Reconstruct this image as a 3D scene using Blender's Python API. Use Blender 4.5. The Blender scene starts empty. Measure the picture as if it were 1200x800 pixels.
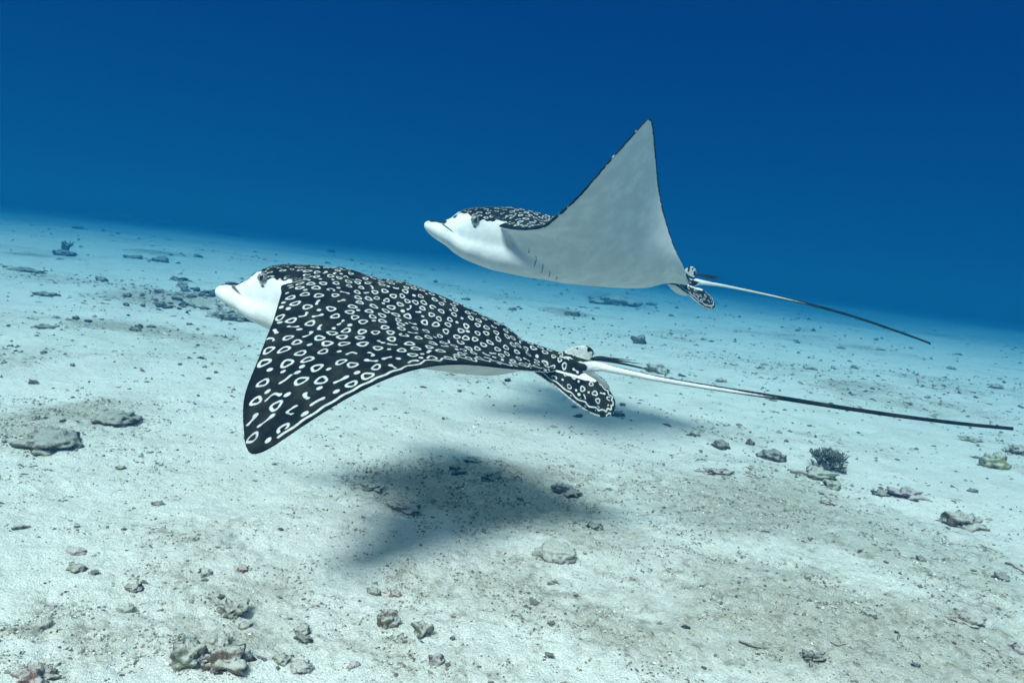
import bpy, math, random
import numpy as np
from mathutils import Vector, Matrix
random.seed(7); RNG = np.random.default_rng(11)
sc = bpy.context.scene
col = sc.collection

# ------------------------------------------------------------------ camera
HC = 0.70                                    # camera height above the sand
CR = np.array([0.993263, 0.013214, 0.115125])   # camera right / up / forward in the world
CU = np.array([-0.115881, 0.113260, 0.986785])
CF = np.array([0.0, 0.993477, -0.114028])
FPX = 900.0                                  # focal length for a 1200 px wide frame
cam = bpy.data.cameras.new('camera'); cam.sensor_width = 36.0; cam.lens = 36.0 * FPX / 1200.0
cam.clip_start = 0.02; cam.clip_end = 500.0
camo = bpy.data.objects.new('camera', cam); col.objects.link(camo); sc.camera = camo
camo.matrix_world = Matrix(((CR[0], CU[0], -CF[0], 0), (CR[1], CU[1], -CF[1], 0), (CR[2], CU[2], -CF[2], HC), (0, 0, 0, 1)))

# ------------------------------------------------------------------ open water beyond the haze (world)
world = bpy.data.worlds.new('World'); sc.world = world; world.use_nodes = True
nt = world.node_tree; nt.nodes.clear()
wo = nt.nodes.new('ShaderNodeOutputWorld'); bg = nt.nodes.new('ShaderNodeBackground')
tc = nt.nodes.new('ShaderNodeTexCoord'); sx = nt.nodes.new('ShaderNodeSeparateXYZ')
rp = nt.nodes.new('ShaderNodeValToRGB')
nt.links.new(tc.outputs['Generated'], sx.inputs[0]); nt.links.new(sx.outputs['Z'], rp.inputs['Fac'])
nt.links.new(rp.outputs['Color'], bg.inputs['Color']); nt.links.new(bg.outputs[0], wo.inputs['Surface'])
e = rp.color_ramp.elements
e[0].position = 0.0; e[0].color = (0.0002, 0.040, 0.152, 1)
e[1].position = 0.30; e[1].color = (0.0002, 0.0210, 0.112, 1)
for pos, cl in ((0.42, (0.0010, 0.032, 0.135)), (0.65, (0.12, 0.27, 0.35)), (1.0, (0.52, 0.74, 0.76))):    # daylight through the unseen surface, brightened overhead to fill the shadows
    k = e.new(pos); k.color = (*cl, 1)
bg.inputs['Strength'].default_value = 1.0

# ------------------------------------------------------------------ sun (spread by the water surface)
SUN_DIR = Vector((0.33, 0.80, -1.0)).normalized()
sun = bpy.data.lights.new('sun', 'SUN'); sun.energy = 3.8; sun.angle = math.radians(17); sun.color = (0.98, 1.0, 0.95)
suno = bpy.data.objects.new('sun', sun); col.objects.link(suno)
suno.rotation_euler = SUN_DIR.to_track_quat('-Z', 'Y').to_euler(); suno.location = (-2, -4, 8)

sc.view_settings.view_transform = 'Standard'; sc.view_settings.look = 'None'
sc.view_settings.exposure = 0.87; sc.view_settings.gamma = 1.0
sc.render.engine = 'CYCLES'
sc.cycles.use_denoising = True
sc.cycles.max_bounces = 6; sc.cycles.diffuse_bounces = 4; sc.cycles.volume_bounces = 2
sc.cycles.glossy_bounces = 2; sc.cycles.transparent_max_bounces = 8
sc.cycles.caustics_reflective = False; sc.cycles.caustics_refractive = False

# ------------------------------------------------------------------ helpers
def hash2(i, j, s):
    n = (i.astype(np.int64) * 374761393 + j.astype(np.int64) * 668265263 + s * 974634777) & 0x7fffffff
    n = ((n ^ (n >> 13)) * 1274126177) & 0x7fffffff
    return ((n ^ (n >> 16)) & 0xffff) / 65535.0
def vnoise(x, y, s=0):
    i = np.floor(x); j = np.floor(y); u = x - i; v = y - j
    u = u * u * u * (u * (u * 6 - 15) + 10); v = v * v * v * (v * (v * 6 - 15) + 10)
    return (hash2(i, j, s) * (1 - u) * (1 - v) + hash2(i + 1, j, s) * u * (1 - v) + hash2(i, j + 1, s) * (1 - u) * v + hash2(i + 1, j + 1, s) * u * v) * 2 - 1
def fbm(x, y, o=4, s=0, g=.5):
    t = 0; a = 1; n = 0
    for k in range(o):
        c, d = math.cos(.7 * k + .3), math.sin(.7 * k + .3)
        t = t + a * vnoise((x * c - y * d) * 2 ** k, (x * d + y * c) * 2 ** k, s + k * 17); n += a; a *= g
    return t / n
def sstep(a, b, x):
    t = np.clip((x - a) / (b - a), 0, 1); return t * t * (3 - 2 * t)
def make_mesh(name, V, Fq, smooth=True):
    """vertices Nx3, faces as an (M,k) array or list of such arrays -> mesh"""
    me = bpy.data.meshes.new(name)
    V = np.asarray(V, np.float32)
    if not isinstance(Fq, list): Fq = [Fq]
    Fq = [np.asarray(f, np.int32) for f in Fq if len(f)]
    idx = np.concatenate([f.ravel() for f in Fq]); tot = np.concatenate([np.full(len(f), f.shape[1], np.int32) for f in Fq])
    st = np.concatenate([[0], np.cumsum(tot)[:-1]]).astype(np.int32)
    me.vertices.add(len(V)); me.vertices.foreach_set('co', V.ravel())
    me.loops.add(len(idx)); me.loops.foreach_set('vertex_index', idx)
    me.polygons.add(len(tot)); me.polygons.foreach_set('loop_start', st); me.polygons.foreach_set('loop_total', tot)
    me.polygons.foreach_set('use_smooth', np.full(len(tot), smooth, bool))
    me.update(calc_edges=True); me.validate(); return me
def attr(me, name, val):
    a = me.attributes.new(name, 'FLOAT', 'POINT'); a.data.foreach_set('value', np.asarray(val, np.float32))
def obj(name, me, mat=None, parent=None):
    o = bpy.data.objects.new(name, me); col.objects.link(o)
    if mat is not None and not me.materials: me.materials.append(mat)
    if parent is not None: o.parent = parent
    return o
def tag(o, label=None, cat=None, group=None, kind=None):
    if label: o['label'] = label
    if cat: o['category'] = cat
    if group: o['group'] = group
    if kind: o['kind'] = kind
    return o

class NT:
    """small node-tree builder"""
    def __init__(s, name):
        s.m = bpy.data.materials.new(name); s.m.use_nodes = True; s.t = s.m.node_tree; s.t.nodes.clear()
        s.out = s.n('ShaderNodeOutputMaterial'); s.b = s.n('ShaderNodeBsdfPrincipled'); s.l(s.b.outputs[0], s.out.inputs['Surface'])
        s.co = s.n('ShaderNodeTexCoord').outputs['Object']
    def n(s, k): return s.t.nodes.new(k)
    def l(s, a, b): s.t.links.new(a, b)
    def setv(s, i, v):
        if hasattr(v, 'links') or hasattr(v, 'is_output'): s.l(v, i)
        else: i.default_value = v
    def at(s, name):
        a = s.n('ShaderNodeAttribute'); a.attribute_name = name; return a.outputs['Fac']
    def noise(s, scale, detail=4, rough=.55, co=None, dist=0.):
        a = s.n('ShaderNodeTexNoise'); a.inputs['Scale'].default_value = scale; a.inputs['Detail'].default_value = detail
        a.inputs['Roughness'].default_value = rough; a.inputs['Distortion'].default_value = dist; s.l(co or s.co, a.inputs['Vector']); return a.outputs['Fac']
    def vor(s, scale, feat='F1', rnd=1.0, out='Distance', co=None):
        a = s.n('ShaderNodeTexVoronoi'); a.feature = feat; a.inputs['Scale'].default_value = scale; a.inputs['Randomness'].default_value = rnd
        s.l(co or s.co, a.inputs['Vector']); return a.outputs[out]
    def mr(s, v, a, b, c=0., d=1., smooth=True):
        m = s.n('ShaderNodeMapRange'); m.interpolation_type = 'SMOOTHSTEP' if smooth else 'LINEAR'
        s.setv(m.inputs[0], v)
        for i, x in enumerate((a, b, c, d)): m.inputs[i + 1].default_value = x
        return m.outputs[0]
    def ma(s, op, a, b=0.5, clamp=False):
        m = s.n('ShaderNodeMath'); m.operation = op; m.use_clamp = clamp; s.setv(m.inputs[0], a); s.setv(m.inputs[1], b); return m.outputs[0]
    def mix(s, f, a, b):
        m = s.n('ShaderNodeMix'); m.data_type = 'RGBA'; s.setv(m.inputs[0], f)
        for i, x in ((6, a), (7, b)):
            if isinstance(x, tuple): m.inputs[i].default_value = (*x, 1)
            else: s.l(x, m.inputs[i])
        return m.outputs[2]
    def bump(s, h, dist, strength=1., nrm=None):
        m = s.n('ShaderNodeBump'); m.inputs['Strength'].default_value = strength; m.inputs['Distance'].default_value = dist
        s.l(h, m.inputs['Height'])
        if nrm is not None: s.l(nrm, m.inputs['Normal'])
        return m.outputs[0]
    def done(s, color, rough=.85, spec=.1, nrm=None):
        s.setv(s.b.inputs['Base Color'], (*color, 1) if isinstance(color, tuple) else color)
        s.setv(s.b.inputs['Roughness'], rough); s.b.inputs['Specular IOR Level'].default_value = spec
        if nrm is not None: s.l(nrm, s.b.inputs['Normal'])
        return s.m

# ------------------------------------------------------------------ the sea floor
def pix_dir(px, py): return (px - 600) / FPX * CR - (py - 400) / FPX * CU + CF
def flat(px, py):
    d = pix_dir(px, py); t = -HC / d[2]; return np.array([t * d[0], t * d[1]])
MOUNDS = []      # x, y, rx, ry, height
def mound(px, py, wpx, dpt, h):
    p = flat(px, py); r = math.hypot(p[1], HC)
    MOUNDS.append((p[0], p[1], wpx / 2 / FPX * r, dpt, h))
mound(1085, 588, 150, .10, .022)        # low hump with a purple crust on its lip
mound(60, 500, 150, .16, .016)
mound(125, 486, 75, .10, .012)
mound(480, 672, 150, .07, .020)          # clean white sand hump
mound(270, 360, 170, .22, .055)          # rubble rise behind the ray's snout
mound(720, 357, 70, .5, .075)
mound(1000, 690, 640, .42, .035)
mound(560, 640, 360, .16, .016)
mound(240, 772, 110, .05, .012)
mound(100, 262, 420, 5.0, .04)
TURF = []        # x, y, rx, ry, weight : patches of algal turf and grit
def turf(px, py, wpx, hpx, w):
    p = flat(px, py); q = flat(px, py - hpx / 2); s = flat(px, py + hpx / 2)
    TURF.append((p[0], p[1], wpx / 2 / FPX * math.hypot(p[1], HC), abs(q[1] - s[1]) / 2, w * .82))
for a in ((60, 495, 190, 75, .9), (120, 487, 80, 40, .7), (230, 640, 260, 80, .45), (300, 705, 260, 110, .5), (250, 770, 170, 60, .6), (560, 580, 330, 90, .75),
          (640, 560, 200, 50, .6), (700, 640, 330, 60, .5), (560, 690, 260, 110, .45), (900, 600, 420, 110, .75), (1050, 640, 360, 110, .75),
          (930, 730, 500, 150, .6), (760, 745, 260, 110, .5), (1130, 720, 150, 80, .5), (500, 780, 260, 60, .4), (80, 760, 200, 90, .5), (225, 350, 180, 30, .9),
          (150, 385, 200, 16, .5), (720, 350, 80, 14, .8), (660, 368, 60, 10, .6), (560, 340, 120, 8, .4), (130, 540, 240, 40, .3), (40, 560, 120, 60, .3),
          (900, 430, 260, 26, .4), (1050, 470, 240, 30, .4), (940, 400, 300, 16, .35), (1000, 520, 160, 30, .35), (100, 330, 220, 14, .45), (60, 300, 120, 6, .5), (190, 300, 90, 6, .6), (800, 450, 200, 20, .3)):
    turf(*a)
def T(x, y):
    x = np.asarray(x, float); y = np.asarray(y, float)
    t = np.zeros_like(x)
    wx = x + .10 * fbm(x * 4, y * 4, 3, 61); wy = y + .10 * fbm(x * 4 + 9, y * 4, 3, 67)
    for mx, my, rx, ry, w in TURF:
        t = np.maximum(t, w * np.exp(-1.1 * (((wx - mx) / rx) ** 2 + ((wy - my) / ry) ** 2) ** 1.5))
    n = .5 + .5 * fbm(x * 1.3, y * 1.3, 4, 71)
    return np.clip(t * (.55 + .9 * n) + .35 * sstep(.52, .8, n), 0, 1)
def H(x, y):
    x = np.asarray(x, float); y = np.asarray(y, float)
    r = np.hypot(x, y)
    h = .030 * fbm(x * .8 + 3.1, y * .8, 3, 5) * sstep(.5, 3, r) + .013 * fbm(x * 3.2, y * 3.2 + 1.7, 3, 9) + .0045 * fbm(x * 13, y * 13, 3, 21)
    h = h + .10 * fbm(x * .16, y * .16 + 8, 3, 31) * sstep(4, 14, r)
    for mx, my, rx, ry, hh in MOUNDS:
        d = ((x - mx) / rx) ** 2 + ((y - my) / ry) ** 2
        h = h + hh * np.exp(-d * 1.2) * (1 + .25 * fbm(x * 9, y * 9, 2, 40))
    k = T(x, y)
    rg = 1 - np.abs(fbm(x * 21, y * 21, 4, 44, .62)) * 2.2           # crusty lumps in the turf
    return h + (.0020 + .0125 * k) * (rg - .3) * (1 - .0 * r) + .0022 * fbm(x * 46, y * 46, 2, 47)
def on_floor(px, py):
    d = pix_dir(px, py); z = 0.
    for _ in range(12):
        t = (z - HC) / d[2]; z = float(H(t * d[0], t * d[1]))
    return np.array([t * d[0], t * d[1], z])

rr = [0.03]
while rr[-1] < 60: rr.append(rr[-1] * ((1.0062 if rr[-1] < 8 else 1.012) if rr[-1] > .7 else 1.12))
rr = np.array(rr)
az = np.concatenate([np.radians(np.arange(-46, 46.01, .20)), np.radians(np.linspace(50, 310, 52))])
A, R = np.meshgrid(az, rr)
X = R * np.sin(A); Y = R * np.cos(A)
V = np.c_[X.ravel(), Y.ravel(), H(X, Y).ravel()]
nA, nR = len(az), len(rr)
ii, jj = np.meshgrid(np.arange(nR - 1), np.arange(nA), indexing='ij'); j2 = (jj + 1) % nA
Fq = np.stack([ii * nA + jj, (ii + 1) * nA + jj, (ii + 1) * nA + j2, ii * nA + j2], -1).reshape(-1, 4)[:, ::-1]
cap = np.array([[k, (k + 1) % nA, len(V)] for k in range(nA)])[:, ::-1]
V = np.vstack([V, [[0, 0, float(H(0., 0.))]]])
me = make_mesh('sea_floor', V, [Fq, cap]); attr(me, 'turf', T(V[:, 0], V[:, 1]))
m = NT('sand')
tf = m.at('turf')
n5 = m.noise(27, 5, .7); n1 = m.noise(9, 5, .65); n2 = m.noise(60, 4, .7); n3 = m.noise(260, 3, .7); n4 = m.noise(700, 2, .6)
blot = m.mr(m.ma('ADD', m.ma('MULTIPLY', tf, .9), m.ma('MULTIPLY', n1, .55)), .36, .88)
base = m.mix(m.mr(n3, .3, .7), (.68, .655, .585), (.86, .835, .77))
turfc = m.mix(m.mr(n2, .3, .7), (.22, .195, .135), (.54, .495, .40))
f2 = m.ma('MULTIPLY', blot, m.mr(m.ma('ADD', m.ma('MULTIPLY', n2, .6), m.ma('MULTIPLY', n3, .5)), .36, .66), True)
c = m.mix(f2, base, turfc)
c = m.mix(m.ma('MULTIPLY', m.mr(n5, .50, .68), m.mr(m.ma('ADD', tf, n1), .50, 1.0, .10, .85)), c, (.25, .225, .16))
c = m.mix(m.mr(m.noise(430, 2, .6), .60, .70, 0, .5), c, (.20, .19, .15))
spk = m.mr(m.ma('ADD', n4, m.ma('MULTIPLY', blot, .11)), .66, .74)          # single dark grains
c = m.mix(m.ma('MULTIPLY', spk, .75), c, (.13, .12, .10))
lum = m.mr(m.noise(3.1, 5, .65), .42, .72, 0, .30)
c = m.mix(lum, c, (.40, .37, .30))
red = m.ma('MULTIPLY', m.mr(m.noise(6.5, 3, .6), .66, .74), m.mr(n2, .5, .62))
c = m.mix(m.ma('MULTIPLY', red, m.ma('MULTIPLY', tf, .8)), c, (.33, .10, .09))
bn = m.bump(m.ma('ADD', n2, m.ma('MULTIPLY', n3, .5)), .010, 1., m.bump(n1, .02, .6))
bn = m.bump(n4, .002, .6, bn)
SAND = m.done(c, .95, .05, bn)
tag(obj('sea_floor', me, SAND), kind='structure')

# ------------------------------------------------------------------ eagle rays
LEc = np.array([(.255, .0), (.272, .05), (.305, .105), (.255, .2), (.165, .34), (.075, .47), (-.005, .58), (-.088, .66), (-.130, .692), (-.148, .70)])
TEc = np.array([(-.148, .70), (-.160, .692), (-.164, .66), (-.161, .55), (-.16, .45), (-.17, .35), (-.195, .25), (-.235, .17), (-.27, .11), (-.295, .07), (-.30, .0)])
def crom(pts, n):
    P = np.vstack([2 * pts[0] - pts[1], pts, 2 * pts[-1] - pts[-2]]); m_ = len(pts) - 1
    u = np.linspace(0, m_ - 1e-9, n); i = u.astype(int); t = (u - i)[:, None]
    a, b, c_, d = P[i], P[i + 1], P[i + 2], P[i + 3]
    return .5 * ((2 * b) + (-a + c_) * t + (2 * a - 5 * b + 4 * c_ - d) * t * t + (-a + 3 * b - 3 * c_ + d) * t ** 3)
SPAN = .616
def planform():
    L = crom(LEc, 200); Tt = crom(TEc, 200)
    for a, bow, isL in ((L, .0235, 1), (Tt, .0101, 0)):
        u = np.clip(a[:, 1] / .7, 0, 1)
        a[:, 0] += .1968 * u ** 2 + bow * np.sin(np.pi * np.clip((a[:, 1] - .1) / .6, 0, 1)) + (.0263 * (1 - u) ** 2 if isL else 0)
        y = a[:, 1]; a[:, 1] = np.where(y < .1, y, .1 + (y - .1) * (SPAN - .1) / .6)
    return L, Tt
LEp, TEp = planform()
TEr = TEp[::-1]
def xLE(y): return np.interp(y, LEp[:, 1], LEp[:, 0])
def xTE(y): return np.interp(y, TEr[:, 1], TEr[:, 0])
def zlift(x, y): return .105 * np.clip(1 - np.abs(y) / .3, 0, 1) * sstep(-.16, .26, x) * sstep(.0, .07, np.abs(y)) * (1 - .42 * sstep(.25, .34, x))
HX = np.array([-.36, -.3, -.2, -.1, 0, .1, .2, .27, .32, .36, .40]); HZ = np.array([.020, .028, .044, .062, .080, .092, .096, .094, .088, .080, .070])
BX = np.array([-.36, -.3, -.2, -.1, 0, .1, .2, .3, .4]); BZ = np.array([.012, .022, .040, .056, .068, .078, .086, .088, .080])
def loft(secs, n=40):
    """secs: x, yc, half width, z bottom, z top, exponent -> closed tube of superellipse sections"""
    V, Fc = [], []
    for x, yc, w, zb, zt, ex in secs:
        for k in range(n):
            a = 2 * math.pi * k / n; ca, sa = math.cos(a), math.sin(a)
            V.append((x, yc + w * math.copysign(abs(ca) ** (2 / ex), ca), (zb + zt) / 2 + (zt - zb) / 2 * math.copysign(abs(sa) ** (2 / ex), sa)))
    s = len(secs)
    for i in range(s - 1):
        for k in range(n): Fc.append((i * n + k, i * n + (k + 1) % n, (i + 1) * n + (k + 1) % n, (i + 1) * n + k))
    caps = [tuple(range(n)), tuple(range((s - 1) * n, s * n))[::-1]]
    return V, Fc + caps
def interp_secs(keys, m_):
    K = np.array(keys, float); t = np.linspace(0, len(K) - 1, m_)
    return [tuple(r) for r in np.stack([np.interp(t, np.arange(len(K)), K[:, j]) for j in range(K.shape[1])], 1)]
def plate(outline, th):
    """closed thick lens from an outline (list of xyz in order round a fin), thin at its rim"""
    P = np.array(outline, float); n = len(P); c_ = P.mean(0); nr = np.cross(P[1] - P[0], P[n // 2] - P[0])
    nr = np.zeros(3)
    for i in range(n): nr += np.cross(P[i] - c_, P[(i + 1) % n] - c_)
    nr /= np.linalg.norm(nr)
    V = []; rings = (1.0, .93, .75, .5, .25)
    hs = (0.0016, .55 * th, .85 * th, th, th)
    top = []; bot = []
    for f, h in zip(rings, hs):
        for p in P: top.append(c_ + (p - c_) * f + nr * h); bot.append(c_ + (p - c_) * f - nr * h)
    V = top + [c_ + nr * th] + bot + [c_ - nr * th]; o = len(top) + 1; Fc = []
    for r in range(len(rings) - 1):
        for i in range(n):
            j = (i + 1) % n
            Fc.append((r * n + i, r * n + j, (r + 1) * n + j, (r + 1) * n + i)); Fc.append((o + r * n + j, o + r * n + i, o + (r + 1) * n + i, o + (r + 1) * n + j))
    L_ = (len(rings) - 1) * n
    for i in range(n):
        j = (i + 1) % n
        Fc += [(L_ + i, L_ + j, len(top)), (o + L_ + j, o + L_ + i, o + len(top)), (j, i, o + i), (j, o + i, o + j)]
    return [tuple(v) for v in V], Fc
DROOP = .95
def fin_mid(x, y): return .004 - (np.abs(y) - .045) * math.tan(DROOP) * 1.0 + .10 * np.clip(x + .3, -1, 0)
def rest_parts():
    parts = []
    # disc: wings with the domed back and the belly
    ny, ntc = 301, 121
    s = np.linspace(-1, 1, ny); ys = SPAN * np.sign(s) * (1 - (1 - np.abs(s)) ** 1.25); ys[0] = -SPAN + .0004; ys[-1] = SPAN - .0004
    t = .5 - .5 * np.cos(np.linspace(0, np.pi, ntc))
    yy, tt = np.meshgrid(ys, t, indexing='ij'); ay = np.abs(yy)
    xl, xt = xLE(ay), xTE(ay); xx = xl + (xt - xl) * tt
    ch = np.maximum(xl - xt, .002)
    u = ay / SPAN
    th = (.020 * (1 - u) ** 1.1 * (1 - .7 * np.exp(-(ay / .13) ** 2)) + .0052) * np.minimum(1, ch / .05 + .25)
    prof = np.sqrt(np.clip(tt, 0, 1)) * (1 - tt) ** .6 * 1.75
    prof = np.clip(prof, 0, 1.05); prof = prof + np.where((tt > 0) & (tt < 1), .12, 0)
    zm = zlift(xx, yy)
    eT = sstep(0, .35, tt) * sstep(0, .25, 1 - tt)
    wT = np.interp(xx, [-.3, -.1, .1, .3], [.075, .115, .14, .12])
    wB = np.interp(xx, [-.3, -.1, .1, .3], [.085, .14, .17, .14])
    bellT = np.exp(-np.abs(ay / wT) ** 2.2); bellB = np.exp(-np.abs(ay / wB) ** 2.6)
    dome = np.interp(xx, HX, HZ) * bellT
    zt = zm + th * prof + eT * np.sqrt(np.maximum(dome - zm, 0) ** 2 + 1e-6) - eT * 1e-3
    eB = sstep(0, np.interp(ay, [.12, .3], [.14, .35]), tt) * sstep(0, .25, 1 - tt)
    zb = zm - th * prof - eT * np.interp(xx, BX, BZ) * bellB - eB * zm * (.35 + .65 * bellB)
    Vt = np.stack([xx, yy, zt], -1).reshape(-1, 3); Vb = np.stack([xx, yy, zb], -1).reshape(-1, 3)
    I, J = np.meshgrid(np.arange(ny - 1), np.arange(ntc - 1), indexing='ij')
    q = np.stack([I * ntc + J, I * ntc + J + 1, (I + 1) * ntc + J + 1, (I + 1) * ntc + J], -1).reshape(-1, 4)
    N_ = len(Vt)
    side = []
    for i in (0, ny - 1):
        for k in range(ntc - 1):
            a = i * ntc + k; f = (a, a + 1, N_ + a + 1, N_ + a); side.append(f if i == 0 else f[::-1])
    for k in (0, ntc - 1):
        for i in range(ny - 1):
            a, b = i * ntc + k, (i + 1) * ntc + k; f = (a, b, N_ + b, N_ + a); side.append(f[::-1] if k == 0 else f)
    parts.append((np.vstack([Vt, Vb]).tolist(), q[:, ::-1].tolist() + (q + N_).tolist() + side))
    # snout lobe and cranium
    lobe = interp_secs([(.505, 0, .010, -.024, -.014, 2), (.502, 0, .022, -.028, -.010, 2), (.492, 0, .036, -.036, -.003, 2.1), (.475, 0, .049, -.044, .003, 2.2), (.455, 0, .058, -.050, .002, 2.3),
                        (.435, 0, .065, -.055, -.004, 2.3), (.413, 0, .072, -.067, -.009, 2.3), (.39, 0, .077, -.075, -.006, 2.3), (.35, 0, .080, -.084, .012, 2.2), (.30, 0, .094, -.092, .02, 2.1), (.20, 0, .115, -.093, .02, 2.0), (.10, 0, .122, -.087, .0, 2.0), (0., 0, .10, -.072, .0, 2.0), (-.10, 0, .05, -.05, .0, 2)], 60)
    cran = interp_secs([(.462, 0, .022, -.025, .003, 2), (.45, 0, .038, -.03, .009, 2.1), (.432, 0, .050, -.035, .022, 2.3), (.416, 0, .058, -.04, .044, 2.4), (.398, 0, .065, -.045, .058, 2.5), (.374, 0, .072, -.05, .068, 2.5),
                        (.342, 0, .080, -.055, .076, 2.4), (.30, 0, .088, -.06, .086, 2.3), (.24, 0, .085, -.06, .093, 2.2), (.16, 0, .07, -.05, .092, 2.1), (.06, 0, .04, -.04, .080, 2)], 60)
    parts.append(loft(lobe, 56)); parts.append(loft(cran, 56))
    # hind trunk and tail root
    parts.append(loft(interp_secs([(-.12, 0, .05, -.03, .03, 2), (-.22, 0, .052, -.03, .036, 2.1), (-.29, 0, .042, -.022, .031, 2.1), (-.33, 0, .028, -.012, .029, 2.1), (-.37, 0, .017, -.002, .027, 2), (-.40, 0, .0125, .010, .030, 2), (-.43, 0, .0095, .0155, .031, 2)], 40), 32))
    # brow over each eye
    for s_ in (1, -1):
        parts.append(loft(interp_secs([(.402, s_ * .056, .004, .038, .046, 2), (.394, s_ * .059, .009, .032, .050, 2), (.382, s_ * .061, .0115, .028, .053, 2), (.368, s_ * .062, .009, .034, .053, 2), (.352, s_ * .062, .004, .040, .050, 2)], 18), 20))
        # pelvic fins, hanging outwards
        o2 = [(-.225, .062), (-.27, .078), (-.31, .096), (-.35, .113), (-.39, .124), (-.420, .124), (-.440, .112), (-.448, .094), (-.445, .074), (-.430, .056), (-.405, .043), (-.37, .034), (-.33, .024), (-.28, .020), (-.24, .030)]
        o2 = crom(np.array(o2 + o2[:1]), 61)[:-1]
        c_, sn = math.cos(DROOP), math.sin(DROOP)
        o3 = [(x, s_ * (.045 + (y - .045) * c_), float(.004 - (y - .045) * sn + .10 * min(x + .3, 0))) for x, y in o2]
        parts.append(plate(o3 if s_ > 0 else o3[::-1], .0045))
    o2 = crom(np.array([(-.285, .020), (-.305, .036), (-.327, .054), (-.350, .064), (-.370, .062), (-.381, .050), (-.379, .036), (-.366, .024), (-.34, .012), (-.31, .008), (-.285, .020)]), 50)[:-1]
    parts.append(plate([(x, 0, z) for x, z in o2], .0035))
    return parts
def build_rest(voxel=.0023):
    V, Fc = [], []
    for v, f in rest_parts():
        o = len(V); V += [tuple(p) for p in v]; Fc += [tuple(i + o for i in g) for g in f]
    me = bpy.data.meshes.new('rest'); me.from_pydata(V, [], Fc); me.update()
    import bmesh
    bm = bmesh.new(); bm.from_mesh(me); bmesh.ops.recalc_face_normals(bm, faces=bm.faces); bm.to_mesh(me); bm.free()
    o = bpy.data.objects.new('rest', me); col.objects.link(o)
    md = o.modifiers.new('r', 'REMESH'); md.mode = 'VOXEL'; md.voxel_size = voxel; md.adaptivity = 0
    dg = bpy.context.evaluated_depsgraph_get(); ev = o.evaluated_get(dg); em = ev.to_mesh()
    n = len(em.vertices); co = np.empty(n * 3, np.float32); em.vertices.foreach_get('co', co); co = co.reshape(-1, 3).astype(float)
    lt = np.empty(len(em.polygons), np.int32); em.polygons.foreach_get('loop_total', lt)
    li = np.empty(len(em.loops), np.int32); em.loops.foreach_get('vertex_index', li)
    ed = np.empty(len(em.edges) * 2, np.int32); em.edges.foreach_get('vertices', ed); ed = ed.reshape(-1, 2)
    st = np.concatenate([[0], np.cumsum(lt)[:-1]])
    quads = li[st[lt == 4][:, None] + np.arange(4)]; tris = li[st[lt == 3][:, None] + np.arange(3)]
    ev.to_mesh_clear(); bpy.data.objects.remove(o); bpy.data.meshes.remove(me)
    deg = np.bincount(ed.ravel(), minlength=n)[:, None]
    def lap(P):
        S = np.zeros_like(P)
        for k in range(3): S[:, k] = np.bincount(ed[:, 0], P[ed[:, 1], k], n) + np.bincount(ed[:, 1], P[ed[:, 0], k], n)
        return S / np.maximum(deg, 1) - P
    for it in range(7):
        co = co + .55 * lap(co); co = co - .50 * lap(co)
    wt = (sstep(-.06, .06, co[:, 0]) * (1 - .8 * sstep(.40, .44, co[:, 0])) * sstep(.24, .16, np.abs(co[:, 1])))[:, None]
    wt = wt * sstep(.0, .02, xLE(np.abs(co[:, 1])) - co[:, 0] + .5 * (np.abs(co[:, 1]) < .115))[:, None]
    wt = np.maximum(wt, (sstep(-.20, -.24, co[:, 0]) * sstep(-.46, -.42, co[:, 0]) * (np.abs(co[:, 1]) < .05))[:, None] * .35)
    for it in range(70): co = co + .5 * wt * lap(co)
    keep = [f for f in (quads, tris) if len(f)]
    return co, keep
REST, RFACES = build_rest()

def bend_table(A_, B_, p, k, Tw):
    q = np.linspace(0, .75, 151); c_ = np.linspace(-.6, .6, 25)
    qq, cc = np.meshgrid(q, c_, indexing='ij')
    s = np.clip((qq - .03) / .25, 0, 1); s = s * s * (3 - 2 * s); r = np.clip((qq - .15) / .55, 0, 1.2)
    th = A_ * s * (1 + k * cc / .3) + B_ * r ** p + Tw * cc / .3 * r
    dq = q[1] - q[0]; z0 = np.zeros((1, 25))
    return q, c_, th, np.vstack([z0, np.cumsum((np.cos(th[1:]) + np.cos(th[:-1])) / 2 * dq, 0)]), np.vstack([z0, np.cumsum((np.sin(th[1:]) + np.sin(th[:-1])) / 2 * dq, 0)])
def bil(q, c_, Tb, qv, cv):
    a = np.clip(qv / (q[1] - q[0]), 0, len(q) - 1.001); b = np.clip((cv - c_[0]) / (c_[1] - c_[0]), 0, len(c_) - 1.001)
    i = a.astype(int); j = b.astype(int); u = a - i; v = b - j
    return Tb[i, j] * (1 - u) * (1 - v) + Tb[i + 1, j] * u * (1 - v) + Tb[i, j + 1] * (1 - u) * v + Tb[i + 1, j + 1] * u * v
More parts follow.
